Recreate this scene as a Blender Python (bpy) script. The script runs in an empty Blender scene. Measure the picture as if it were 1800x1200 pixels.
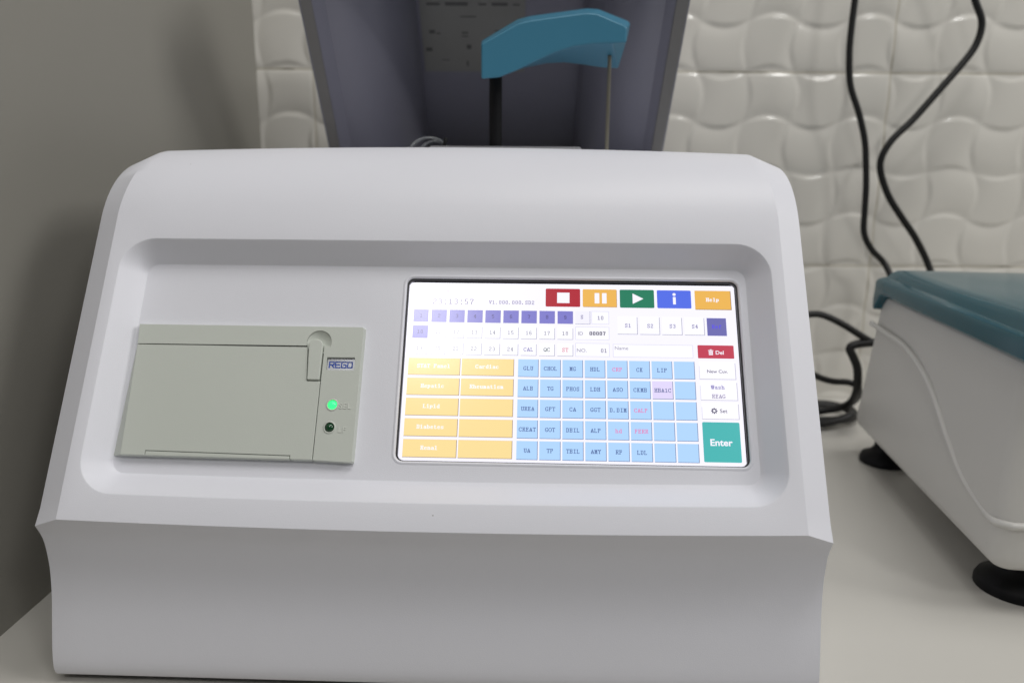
import bpy, bmesh, math, random
from mathutils import Vector, Matrix
random.seed(7)
scene = bpy.context.scene
col = scene.collection
sin, cos, pi, rad = math.sin, math.cos, math.pi, math.radians

# ------------------------------------------------------------------ materials
def mat(name, base=(.5, .5, .5), rough=.5, spec=.5, emis=None, es=1.0, metal=0.0, bump=0.0, bscale=800.0,
        mottle=0.0, mscale=30.0, coat=0.0, trans=0.0, alpha=1.0):
    m = bpy.data.materials.new(name); m.use_nodes = True
    nt = m.node_tree; b = nt.nodes['Principled BSDF']
    b.inputs['Base Color'].default_value = (*base, 1)
    b.inputs['Roughness'].default_value = rough
    b.inputs['Specular IOR Level'].default_value = spec
    b.inputs['Metallic'].default_value = metal
    b.inputs['Coat Weight'].default_value = coat
    b.inputs['Transmission Weight'].default_value = trans
    if emis is not None:
        b.inputs['Emission Color'].default_value = (*emis, 1)
        b.inputs['Emission Strength'].default_value = es
    tc = None
    if bump or mottle:
        tc = nt.nodes.new('ShaderNodeTexCoord')
    if bump:
        n = nt.nodes.new('ShaderNodeTexNoise'); n.inputs['Scale'].default_value = bscale
        n.inputs['Detail'].default_value = 3
        bp = nt.nodes.new('ShaderNodeBump'); bp.inputs['Strength'].default_value = bump
        bp.inputs['Distance'].default_value = .0004
        nt.links.new(tc.outputs['Object'], n.inputs['Vector'])
        nt.links.new(n.outputs['Fac'], bp.inputs['Height'])
        nt.links.new(bp.outputs['Normal'], b.inputs['Normal'])
    if mottle:
        n2 = nt.nodes.new('ShaderNodeTexNoise'); n2.inputs['Scale'].default_value = mscale
        n2.inputs['Detail'].default_value = 5
        mx = nt.nodes.new('ShaderNodeMix'); mx.data_type = 'RGBA'
        mx.inputs['A'].default_value = (*[c * (1 - mottle) for c in base], 1)
        mx.inputs['B'].default_value = (*[min(1, c * (1 + mottle)) for c in base], 1)
        nt.links.new(tc.outputs['Object'], n2.inputs['Vector'])
        nt.links.new(n2.outputs['Fac'], mx.inputs['Factor'])
        nt.links.new(mx.outputs['Result'], b.inputs['Base Color'])
        rr = nt.nodes.new('ShaderNodeMapRange')
        rr.inputs['To Min'].default_value = max(.02, rough - .06); rr.inputs['To Max'].default_value = rough + .06
        nt.links.new(n2.outputs['Fac'], rr.inputs['Value']); nt.links.new(rr.outputs['Result'], b.inputs['Roughness'])
    return m

def specks(m, color=(.2, .18, .15), scale=70.0, size=.022, keep=.93):
    """a few tiny dust specks scattered on a plastic surface"""
    nt = m.node_tree; b = nt.nodes['Principled BSDF']
    tc = nt.nodes.new('ShaderNodeTexCoord')
    v = nt.nodes.new('ShaderNodeTexVoronoi'); v.inputs['Scale'].default_value = scale
    nt.links.new(tc.outputs['Object'], v.inputs['Vector'])
    lt = nt.nodes.new('ShaderNodeMath'); lt.operation = 'LESS_THAN'; lt.inputs[1].default_value = size
    nt.links.new(v.outputs['Distance'], lt.inputs[0])
    sep = nt.nodes.new('ShaderNodeSeparateColor'); nt.links.new(v.outputs['Color'], sep.inputs['Color'])
    gt = nt.nodes.new('ShaderNodeMath'); gt.operation = 'GREATER_THAN'; gt.inputs[1].default_value = keep
    nt.links.new(sep.outputs['Red'], gt.inputs[0])
    mu = nt.nodes.new('ShaderNodeMath'); mu.operation = 'MULTIPLY'
    nt.links.new(lt.outputs[0], mu.inputs[0]); nt.links.new(gt.outputs[0], mu.inputs[1])
    ma = nt.nodes.new('ShaderNodeMath'); ma.operation = 'MULTIPLY'; ma.inputs[1].default_value = .6
    nt.links.new(mu.outputs[0], ma.inputs[0])
    mx = nt.nodes.new('ShaderNodeMix'); mx.data_type = 'RGBA'
    src = b.inputs['Base Color'].links[0].from_socket if b.inputs['Base Color'].links else None
    mx.inputs['A'].default_value = b.inputs['Base Color'].default_value
    if src: nt.links.new(src, mx.inputs['A'])
    mx.inputs['B'].default_value = (*color, 1)
    nt.links.new(ma.outputs[0], mx.inputs['Factor'])
    nt.links.new(mx.outputs['Result'], b.inputs['Base Color'])

def lin(r, g, b):
    f = lambda c: (c / 255 / 12.92) if c / 255 <= .04045 else ((c / 255 + .055) / 1.055) ** 2.4
    return (f(r), f(g), f(b))

M = {}
M['white'] = mat('white_plastic', (.745, .75, .805), .42, .4, bump=.16, bscale=2600, mottle=.015, mscale=9)
specks(M['white'])
M['printer'] = mat('printer_plastic', (.565, .595, .545), .5, .35, bump=.12, bscale=2200, mottle=.02, mscale=25)
specks(M['printer'], scale=80, keep=.96)
M['letter'] = mat('printer_lettering', (.66, .68, .63), .5, .35)  # printer plastic lightened, standing in for light caught by the raised letters
M['gasket'] = mat('black_gasket', (.012, .012, .015), .4)
M['lid'] = mat('grey_violet_plastic', (.25, .25, .31), .38, .5, bump=.1, bscale=1500, mottle=.03, mscale=12)
M['lidrim'] = mat('grey_rim_seal', (.22, .215, .21), .6, .3)
M['deck'] = mat('deck_plastic', (.2, .2, .215), .5)
M['teal_arm'] = mat('blue_arm_plastic', (.05, .20, .305), .4, .4, bump=.08, bscale=1500, mottle=.03)
M['black'] = mat('black_plastic', (.006, .006, .007), .5, .2)
M['needle'] = mat('steel_needle', (.35, .33, .27), .3, metal=.8)
M['tube'] = mat('clear_tube', (.42, .44, .45), .15, trans=.75)
M['paper'] = mat('label_paper', (.30, .30, .285), .75, .2, mottle=.04, mscale=60)
M['ink'] = mat('label_ink', (.15, .15, .15), .8, .2)
M['badge'] = mat('silver_badge', (.5, .51, .54), .22, .6, metal=.35)
M['badge_ink'] = mat('blue_badge_ink', lin(40, 75, 165), .5)
M['led_on'] = mat('lit_green_lens', (.02, .5, .12), .15, .6, emis=(.04, 1.0, .22), es=1.25)
M['led_off'] = mat('dark_green_lens', (.004, .055, .018), .08, .7)
M['cable'] = mat('black_rubber', (.008, .008, .008), .45, .4)
M['cwhite'] = mat('cream_plastic', (.66, .65, .62), .4, .45, bump=.06, bscale=1500, mottle=.02, mscale=10)
M['cteal'] = mat('teal_gloss_plastic', (.010, .085, .115), .16, .5, mottle=.05, mscale=18)
M['gap_shade'] = mat('black_gap_shade', (.004, .004, .004), .6, .2)  # near-black colour for the shade in the gap below the centrifuge lid
M['wall'] = mat('painted_side_wall', (.285, .275, .245), .7, .25, bump=.15, bscale=220, mottle=.04, mscale=5)
M['table'] = mat('laminate_counter', (.555, .54, .50), .33, .4, bump=.05, bscale=900, mottle=.03, mscale=7)
specks(M['table'], scale=30, size=.04)

# ------------------------------------------------------------------ mesh helpers
def link(name, me, m=None, parent=None, smooth=False):
    o = bpy.data.objects.new(name, me); col.objects.link(o)
    if m is not None:
        for x in (m if isinstance(m, (list, tuple)) else [m]): me.materials.append(x)
    if parent is not None: o.parent = parent
    if smooth:
        for p in me.polygons: p.use_smooth = True
    return o

def pydata(name, vs, fs, m, parent=None, smooth=False, sharp=None, mi=None):
    me = bpy.data.meshes.new(name); me.from_pydata([tuple(v) for v in vs], [], fs)
    bm = bmesh.new(); bm.from_mesh(me)
    if mi is None: bmesh.ops.recalc_face_normals(bm, faces=bm.faces)
    bm.to_mesh(me); bm.free()
    if mi is not None:
        for p, i in zip(me.polygons, mi): p.material_index = i
    o = link(name, me, m, parent, smooth)
    if sharp is not None:
        me.set_sharp_from_angle(angle=rad(sharp))
    return o

def from_bm(name, bm, m, parent=None, smooth=False, sharp=None):
    me = bpy.data.meshes.new(name); bm.to_mesh(me); bm.free()
    o = link(name, me, m, parent, smooth)
    if sharp is not None: me.set_sharp_from_angle(angle=rad(sharp))
    return o

def bevel(o, w, seg=3, ang=30):
    md = o.modifiers.new('bevel', 'BEVEL'); md.width = w; md.segments = seg
    md.limit_method = 'ANGLE'; md.angle_limit = rad(ang); md.harden_normals = False
    for p in o.data.polygons: p.use_smooth = True
    wn = o.modifiers.new('wn', 'WEIGHTED_NORMAL'); wn.keep_sharp = True
    return o

def tube_bm(bm, pts, r, n=10, cap=True, sub=8):
    P = [Vector(p) for p in pts]
    if sub > 1 and len(P) > 2:
        Q = []
        for i in range(len(P) - 1):
            p0 = P[max(i - 1, 0)]; p1 = P[i]; p2 = P[i + 1]; p3 = P[min(i + 2, len(P) - 1)]
            for k in range(sub):
                t = k / sub
                Q.append(.5 * ((2 * p1) + (p2 - p0) * t + (2 * p0 - 5 * p1 + 4 * p2 - p3) * t * t + (3 * p1 - p0 - 3 * p2 + p3) * t ** 3))
        Q.append(P[-1]); P = Q
    rings = []
    up = Vector((0, 0, 1)); prev = None
    for i, p in enumerate(P):
        t = (P[min(i + 1, len(P) - 1)] - P[max(i - 1, 0)]).normalized()
        if prev is None:
            a = t.orthogonal().normalized()
        else:
            a = (prev - t * prev.dot(t)).normalized()
        prev = a; b = t.cross(a)
        rings.append([bm.verts.new(p + (a * cos(2 * pi * k / n) + b * sin(2 * pi * k / n)) * r) for k in range(n)])
    for A, B in zip(rings, rings[1:]):
        for k in range(n):
            bm.faces.new((A[k], A[(k + 1) % n], B[(k + 1) % n], B[k]))
    if cap:
        bm.faces.new(rings[0][::-1]); bm.faces.new(rings[-1])

def tube(name, pts, r, m, parent=None, n=10, sub=8):
    bm = bmesh.new(); tube_bm(bm, pts, r, n, True, sub)
    return from_bm(name, bm, m, parent, True, 50)

def box_bm(bm, x0, x1, y0, y1, z0, z1):
    v = [bm.verts.new((x, y, z)) for z in (z0, z1) for x, y in ((x0, y0), (x1, y0), (x1, y1), (x0, y1))]
    for f in ((3, 2, 1, 0), (4, 5, 6, 7), (0, 1, 5, 4), (1, 2, 6, 5), (2, 3, 7, 6), (3, 0, 4, 7)):
        bm.faces.new([v[i] for i in f])

def tag(o, label=None, cat=None, group=None, kind=None):
    if label: o['label'] = label
    if cat: o['category'] = cat
    if group: o['group'] = group
    if kind: o['kind'] = kind
    return o

def empty(name, loc, rz=0):
    e = bpy.data.objects.new(name, None); col.objects.link(e)
    e.location = loc; e.rotation_euler = (0, 0, rz); e.empty_display_size = .05
    return e

def rrect(x0, x1, y0, y1, r, n=8, sx=1, sy=1):
    """rounded rectangle, counter-clockwise from lower-left straight; sx/sy = straight subdivisions"""
    pts = []
    def arc(cx, cy, a0):
        for k in range(n + 1):
            a = a0 + (pi / 2) * k / n
            pts.append((cx + r * cos(a), cy + r * sin(a)))
    def straight(a, b, k):
        for i in range(1, k): pts.append((a[0] + (b[0] - a[0]) * i / k, a[1] + (b[1] - a[1]) * i / k))
    arc(x0 + r, y0 + r, pi); straight((x0 + r, y0), (x1 - r, y0), sx)
    arc(x1 - r, y0 + r, -pi / 2); straight((x1, y0 + r), (x1, y1 - r), sy)
    arc(x1 - r, y1 - r, 0); straight((x1 - r, y1), (x0 + r, y1), sx)
    arc(x0 + r, y1 - r, pi / 2); straight((x0, y1 - r), (x0, y0 + r), sy)
    return pts

# ------------------------------------------------------------------ camera
TH, RHO = rad(12.8), rad(.4)
X = Vector((1, 0, 0)); F = Vector((0, cos(TH), -sin(TH))); UP = Vector((0, sin(TH), cos(TH)))
XC = X * cos(RHO) + UP * sin(RHO); UC = UP * cos(RHO) - X * sin(RHO)
cam = bpy.data.cameras.new('camera'); co = bpy.data.objects.new('camera', cam); col.objects.link(co)
co.matrix_world = Matrix(((XC.x, UC.x, -F.x, 0), (XC.y, UC.y, -F.y, 0), (XC.z, UC.z, -F.z, 0), (0, 0, 0, 1)))
cam.sensor_width = 36; cam.lens = 26.6; cam.clip_start = .01; cam.clip_end = 50
cam.dof.use_dof = True; cam.dof.focus_distance = .335; cam.dof.aperture_fstop = 8.3
scene.camera = co

TZ = -.2205         # counter top
WY = .73            # tiled wall
WX = -.236          # side wall

# ------------------------------------------------------------------ the setting
def sheet(name, vs, m, label, cat, sub=1):
    o = pydata(name, vs, [tuple(range(len(vs)))], m)
    tag(o, label, cat, kind='structure'); return o

bm = bmesh.new(); box_bm(bm, WX - .012, 1.6, -.25, WY - .003, TZ - .03, TZ)
o = from_bm('tabletop', bm, M['table']); tag(o, 'cream laminate counter under the analyser and centrifuge', 'counter', kind='structure'); bevel(o, .002, 2)

bm = bmesh.new(); box_bm(bm, -.12, 0, .06, WY + .1, -.9, 1.9)
for v_ in bm.verts: v_.co.x += -.2455 + (v_.co.y - .31) * .0255
o = from_bm('side_wall', bm, M['wall']); tag(o, 'plain grey painted wall beside the analyser, left of the tiled wall', 'wall', kind='structure')

# tiled wall: basket-weave relief tiles, four by four cells on each square tile
TILE = .1763; TILEX = .5277; CELL = TILE / 4
GX, GZ = .3442, -.0884
def wall_height(x, z):
    p = (x - GX) / CELL; q = (z - GZ) / CELL
    # grid lines wave together
    pw = p + .115 * sin(pi * (q))
    qw = q + .115 * sin(pi * (p))
    i, j = math.floor(pw), math.floor(qw)
    s, t = 2 * (pw - i) - 1, 2 * (qw - j) - 1
    def strand(i, j, s, t):
        if (i + j) % 2 == 1:
            return 1 - .62 * abs(s) ** 2.4 - .10 * t * t
        return 1 - .62 * abs(t) ** 2.4 - .10 * s * s
    h = strand(i, j, s, t)
    # soften the step to the neighbouring strand
    e = .10
    for (di, dj, d) in ((1, 0, 1 - s), (-1, 0, 1 + s), (0, 1, 1 - t), (0, -1, 1 + t)):
        if d < e:
            hn = strand(i + di, j + dj, s - 2 * di, t - 2 * dj)
            w = .5 * (1 - d / e) ** 1.5
            h = h * (1 - w) + hn * w
    # grout joint between tiles
    gx = abs(((x - GX) / TILEX + .5) % 1 - .5) * TILEX
    gz = abs(((z - GZ) / TILE + .5) % 1 - .5) * TILE
    g = min(gx, gz)
    hh = .0030 * h
    if g < .0024:
        k = max(0, (g - .0005) / .0019); k = k * k * (3 - 2 * k)
        hh = hh * (.80 + .20 * k)
    return hh
x0, x1, z0, z1 = WX - .004, .70, TZ - .01, .33
nx, nz = 560, 330
vs = []; fs = []
for b in range(nz + 1):
    for a in range(nx + 1):
        x = x0 + (x1 - x0) * a / nx; z = z0 + (z1 - z0) * b / nz
        vs.append((x, WY - wall_height(x, z), z))
for b in range(nz):
    for a in range(nx):
        k = b * (nx + 1) + a
        fs.append((k, k + 1, k + nx + 2, k + nx + 1))
m = mat('glazed_tile', (.64, .622, .575), .16, .5)
nt = m.node_tree; bs = nt.nodes['Principled BSDF']
ge = nt.nodes.new('ShaderNodeTexCoord'); sp = nt.nodes.new('ShaderNodeSeparateXYZ')
nt.links.new(ge.outputs['Object'], sp.inputs[0])
def joint(ax, off, TILE):
    s_ = nt.nodes.new('ShaderNodeMath'); s_.operation = 'SUBTRACT'; s_.inputs[1].default_value = off - TILE / 2
    nt.links.new(sp.outputs[ax], s_.inputs[0])
    pp = nt.nodes.new('ShaderNodeMath'); pp.operation = 'FLOORED_MODULO'; pp.inputs[1].default_value = TILE
    nt.links.new(s_.outputs[0], pp.inputs[0])
    d = nt.nodes.new('ShaderNodeMath'); d.operation = 'SUBTRACT'; d.inputs[1].default_value = TILE / 2
    nt.links.new(pp.outputs[0], d.inputs[0])
    a_ = nt.nodes.new('ShaderNodeMath'); a_.operation = 'ABSOLUTE'; nt.links.new(d.outputs[0], a_.inputs[0])
    return a_
jx, jz = joint('X', GX, TILEX), joint('Z', GZ, TILE)
mn = nt.nodes.new('ShaderNodeMath'); mn.operation = 'MINIMUM'
nt.links.new(jx.outputs[0], mn.inputs[0]); nt.links.new(jz.outputs[0], mn.inputs[1])
lt = nt.nodes.new('ShaderNodeMapRange'); lt.inputs['From Min'].default_value = .0004; lt.inputs['From Max'].default_value = .0011
lt.inputs['To Min'].default_value = 1; lt.inputs['To Max'].default_value = 0
nt.links.new(mn.outputs[0], lt.inputs['Value'])
nz_ = nt.nodes.new('ShaderNodeTexNoise'); nz_.inputs['Scale'].default_value = 28; nz_.inputs['Detail'].default_value = 6
nt.links.new(ge.outputs['Object'], nz_.inputs['Vector'])
gr = nt.nodes.new('ShaderNodeValToRGB'); gr.color_ramp.elements[0].position = .32; gr.color_ramp.elements[1].position = .46
gr.color_ramp.elements[0].color = (.13, .11, .07, 1); gr.color_ramp.elements[1].color = (.47, .44, .36, 1)
nt.links.new(nz_.outputs['Fac'], gr.inputs['Fac'])
mx = nt.nodes.new('ShaderNodeMix'); mx.data_type = 'RGBA'
mx.inputs['A'].default_value = (.655, .638, .59, 1)
nt.links.new(lt.outputs['Result'], mx.inputs['Factor']); nt.links.new(gr.outputs['Color'], mx.inputs['B'])
nt.links.new(mx.outputs['Result'], bs.inputs['Base Color'])
ro = nt.nodes.new('ShaderNodeMapRange'); ro.inputs['To Min'].default_value = .16; ro.inputs['To Max'].default_value = .8
nt.links.new(lt.outputs['Result'], ro.inputs['Value']); nt.links.new(ro.outputs['Result'], bs.inputs['Roughness'])
me = bpy.data.meshes.new('tiled_wall'); me.from_pydata(vs, [], fs)
o = link('tiled_wall', me, m, None, True)
tag(o, 'wall of glossy cream basket-weave relief tiles behind the machines', 'wall', kind='structure')
# ------------------------------------------------------------------ analyser frame
PSI = rad(-1.8); TILT = rad(30.8)
O = Vector((.02705, .32365, -.08754))              # centre of the screen, on the floor of the recess
L = Vector((O.x, O.y, TZ))
root = empty('biochemistry_analyzer', L, PSI)
tag(root, 'white benchtop analyser with lit touch screen, panel printer and raised violet-grey lid', 'lab analyser')
ZO = O.z - TZ
RI = Matrix.Rotation(-PSI, 3, 'Z')
def W(p): return RI @ (Vector(p) - L)              # world -> analyser
def face(u, v, w):                                  # mm on the sloping front
    u, v, w = u / 1000, v / 1000, w / 1000
    return Vector((u, v * sin(TILT) - w * cos(TILT), ZO + v * cos(TILT) + w * sin(TILT)))

UCN, HI, HO = -59.8, 152.9, 164.3
WF = 10.0; CH = 6.0
VR, VA = -68.6, 72.0
def crown(u): 
    x = (u - UCN) / HI; return max(0, 1 - x * x)

# profile of the front, in (back, height) metres, inner stations
def prof_face(v, off=0.0):
    p = face(0, v, WF - off); return (p.y, p.z)
ridge = prof_face(VR)
# scoop below the ridge (world y, z measured) -> analyser frame
scoop_w = [(.2830, -.1460), (.2866, -.1535), (.2880, -.1620), (.2882, -.1710), (.2868, -.1830), (.2845, -.1945), (.2822, -.2085), (.2827, -.2150), (.2856, -.2180)]
dy = -L.y; dz = -TZ
scoop = [(y + dy, z + dz) for y, z in scoop_w]
def interp(poly, n):
    """Catmull-Rom resample of a 2-D polyline with n points per span"""
    out = []
    for i in range(len(poly) - 1):
        p0 = poly[max(i - 1, 0)]; p1 = poly[i]; p2 = poly[i + 1]; p3 = poly[min(i + 2, len(poly) - 1)]
        for k in range(n):
            t = k / n
            out.append(tuple(.5 * (2 * p1[a] + (p2[a] - p0[a]) * t + (2 * p0[a] - 5 * p1[a] + 4 * p2[a] - p3[a]) * t * t + (3 * p1[a] - p0[a] - 3 * p2[a] + p3[a]) * t ** 3) for a in (0, 1)))
    out.append(poly[-1]); return out
outer_lower = interp(scoop, 3)
inner_lower = [ridge] + outer_lower[1:]
# roll over the top
R = .059
def roll(off=0.0):
    a = face(0, VA, WF - off * 1000); cx = a.y + (R - off) * cos(TILT); cz = a.z - (R - off) * sin(TILT)
    pts = []
    nn = 14
    for k in range(nn + 1):
        an = (pi - TILT) + (TILT + rad(2.0) - pi / 2 - 0) * 0
        a0 = pi - TILT; a1 = pi / 2 - rad(1.5)
        an = a0 + (a1 - a0) * k / nn
        pts.append((cx + (R - off) * cos(an), cz + (R - off) * sin(an)))
    return pts
roll_i, roll_o = roll(0), roll(CH / 1000)
BACK = .318; TOPZ = roll_i[-1][1]
print('top z world', TOPZ + TZ)
roll_i.append((BACK, TOPZ - .004)); roll_o.append((BACK, TOPZ - .004 - CH / 1000))

# recess loops share one parameterisation
NS, NSY, NC = 40, 14, 10
def loop(x0, x1, y0, y1, r): return rrect(x0, x1, y0, y1, r, NC, NS, NSY)
OUT = loop(-207.4, 87.8, -57.4, 58.6, 15)
N = len(OUT)
# outermost loop: same points pushed to the edge of the flat face
def to_rect(loop_pts, x0, x1, y0, y1, box):
    bx0, bx1, by0, by1, r = box
    res = []
    for (x, y) in loop_pts:
        fx = (x - bx0) / (bx1 - bx0); fy = (y - by0) / (by1 - by0)
        dx = 0 if bx0 + r <= x <= bx1 - r else (1 if x > bx1 - r else -1)
        dy_ = 0 if by0 + r <= y <= by1 - r else (1 if y > by1 - r else -1)
        X_ = x0 + fx * (x1 - x0); Y_ = y0 + fy * (y1 - y0)
        if dx and dy_:
            ax = abs(x - (bx0 + r if dx < 0 else bx1 - r)) / r; ay = abs(y - (by0 + r if dy_ < 0 else by1 - r)) / r
            cxr = r / (bx1 - bx0) * (x1 - x0); cyr = r / (by1 - by0) * (y1 - y0)
            mxx = max(ax, ay)
            ax, ay = ax / mxx, ay / mxx
            X_ = (x0 + cxr - cxr * ax) if dx < 0 else (x1 - cxr + cxr * ax)
            Y_ = (y0 + cyr - cyr * ay) if dy_ < 0 else (y1 - cyr + cyr * ay)
        elif dx: X_ = x0 if dx < 0 else x1
        else: Y_ = y0 if dy_ < 0 else y1
        res.append((X_, Y_))
    return res
RECT = to_rect(OUT, UCN - HI, UCN + HI, VR, VA, (-207.4, 87.8, -57.4, 58.6, 15))

def bow(u, v):       # the moulding is slightly crowned: the lower edge bows down a little
    c = crown(u)
    k = (v - 40) / (VR - 40)
    return v - (1.9 * c * max(0, k) if v < 40 else 0)

bm = bmesh.new()
def ring(pts, w, bw=True): return [bm.verts.new(face(x, bow(x, y) if bw else y, w)) for x, y in pts]
def offs(d, r): return loop(-207.4 + d, 87.8 - d, -57.4 + d, 58.6 - d, r)
loops = [ring(RECT, WF), ring(offs(-.6, 15.6), WF), ring(offs(.0, 15), WF - .12), ring(offs(.55, 14.5), WF - .55)]
def inner(d, r): return loop(-207.4 + d * .96, 87.8 - d * 1.0, -57.4 + d * 1.12, 58.6 - d * .98, r)
for k in range(1, 6):
    t = k / 6; loops.append(ring(inner(.55 + t * 7.75, 14.5 - 8.6 * t), WF - .55 - t * (WF - 1.05)))
loops += [ring(inner(8.4, 5.8), .45), ring(inner(8.9, 5.4), .1), ring(inner(9.6, 5.0), 0.0)]
for A, B in zip(loops, loops[1:]):
    for k in range(N):
        bm.faces.new((A[k], A[(k + 1) % N], B[(k + 1) % N], B[k]))
# recess floor with the screen opening
SCR = (-76.6, 75.3, -40.5, 44.6)
NQ = len(rrect(*SCR, 3.4, 5, 1, 1))
lip = [(-1.5, 4.9, 0.0), (-1.1, 4.5, .22), (-.55, 3.9, .28), (0, 3.4, -.05), (.15, 3.2, -.55), (.3, 3.1, -1.7)]
lips = []
for d, r, w in lip:
    lips.append([bm.verts.new(face(x, y, w)) for x, y in rrect(SCR[0] + d, SCR[1] - d, SCR[2] + d, SCR[3] - d, r, 5, 1, 1)])
for A, B in zip(lips, lips[1:]):
    for k in range(NQ): bm.faces.new((A[k], A[(k + 1) % NQ], B[(k + 1) % NQ], B[k]))
def edges_of(lp):
    es = []
    for k in range(len(lp)):
        e = bm.edges.get((lp[k], lp[(k + 1) % len(lp)])) or bm.edges.new((lp[k], lp[(k + 1) % len(lp)]))
        es.append(e)
    return es
bmesh.ops.triangle_fill(bm, use_beauty=True, use_dissolve=False, edges=edges_of(loops[-1]) + edges_of(lips[0]))

# strips that continue the shell from the face rectangle
rectv = loops[0]
eps = 1e-6
def side(pred): return [k for k in range(N) if pred(RECT[k])]
top_ids = sorted(side(lambda p: abs(p[1] - VA) < 1e-4), key=lambda k: RECT[k][0])
bot_ids = sorted(side(lambda p: abs(p[1] - VR) < 1e-4), key=lambda k: RECT[k][0])
lef_ids = sorted(side(lambda p: abs(p[0] - (UCN - HI)) < 1e-4), key=lambda k: RECT[k][1])
rig_ids = sorted(side(lambda p: abs(p[0] - (UCN + HI)) < 1e-4), key=lambda k: RECT[k][1])
def grid(rows):
    for A, B in zip(rows, rows[1:]):
        for a in range(len(A) - 1):
            q = [A[a], A[a + 1], B[a + 1], B[a]]
            q2 = []
            for x_ in q:
                if x_ not in q2: q2.append(x_)
            if len(q2) > 2:
                try: bm.faces.new(q2)
                except ValueError: pass
def topbow(u, frac): return .0026 * crown(u) * frac
# roll strip (inner stations)
rows = [[rectv[k] for k in top_ids]]
for i, (y, z) in enumerate(roll_i[1:], 1):
    fr = min(1, i / 12)
    rows.append([bm.verts.new(((UCN + (RECT[k][0] - UCN) * (1 - .022 * fr)) / 1000, y, z + topbow(RECT[k][0], fr))) for k in top_ids])
grid(rows)
rollL = [r_[0] for r_ in rows]; rollR = [r_[-1] for r_ in rows]
# chamfers, left and right
def chamfer(ids, rollside, u_out):
    col_o = []
    yl, zl = outer_lower[0]
    first = bm.verts.new((u_out / 1000, yl, zl)); col_o.append(first)
    for k in ids[1:]:
        v = RECT[k][1]; p = face(u_out, v, WF - CH); col_o.append(bm.verts.new(p))
    for (y, z) in roll_o[1:]:
        col_o.append(bm.verts.new((u_out / 1000, y, z)))
    col_i = [rectv[k] for k in ids] + rollside[1:]
    grid([col_i, col_o])
    return col_o
outL = chamfer(lef_ids, rollL, UCN - HO)
outR = chamfer(rig_ids, rollR, UCN + HO)
# scoop
st_u = [RECT[k][0] for k in bot_ids]
rows = []
for i in range(len(inner_lower)):
    if i == 0:
        rows.append([outL[0]] + [rectv[k] for k in bot_ids] + [outR[0]])
    else:
        y, z = inner_lower[i]; yo, zo = outer_lower[i]
        t = i / (len(inner_lower) - 1)
        sag = lambda u: -.0019 * crown(u) * (1 - t) ** 2
        rows.append([bm.verts.new(((UCN - HO) / 1000, yo, zo))] + [bm.verts.new((u / 1000, y, z + sag(u))) for u in st_u] + [bm.verts.new(((UCN + HO) / 1000, yo, zo))])
grid(rows)
# sides, back and underside
for s, oc, lo in ((-1, outL, [r_[0] for r_ in rows]), (1, outR, [r_[-1] for r_ in rows])):
    poly = lo[::-1] + oc[1:]
    yb = BACK
    b1 = bm.verts.new(((UCN + s * HO) / 1000, yb, lo[-1].co.z))
    f_ = bm.faces.new(poly + [b1])
    if s < 0: bl = b1
    else: br = b1
bmesh.ops.recalc_face_normals(bm, faces=bm.faces)
body = from_bm('housing', bm, M['white'], root, True, 24)
# base plate under the shell with its step, four feet
bm = bmesh.new(); box_bm(bm, (UCN - HO + 26) / 1000, (UCN + HO - 26) / 1000, scoop[-1][0] + .010, BACK - .01, .0012, .010)
o = from_bm('base_plate', bm, M['white'], root); bevel(o, .0015, 2)
for sx in (-1, 1):
    for y in (scoop[-1][0] + .035, BACK - .04):
        bm = bmesh.new()
        bmesh.ops.create_cone(bm, cap_ends=True, segments=24, radius1=.011, radius2=.0095, depth=.0055,
                              matrix=Matrix.Translation((UCN / 1000 + sx * .125, y, .00275)))
        from_bm('rubber_foot', bm, M['black'], root, True, 40)

# ------------------------------------------------------------------ lettering
FONT = {}
_g = '''
0 .###...#...#..#...#..#...#..#...#..#...#..#...#..#...#..#...#...###..
1 ..#....###......#......#......#......#......#......#......#....#####.
2 .####..#....#.#....#.......#......#......#.....#.....#.....#...#.######.
'''
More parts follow.
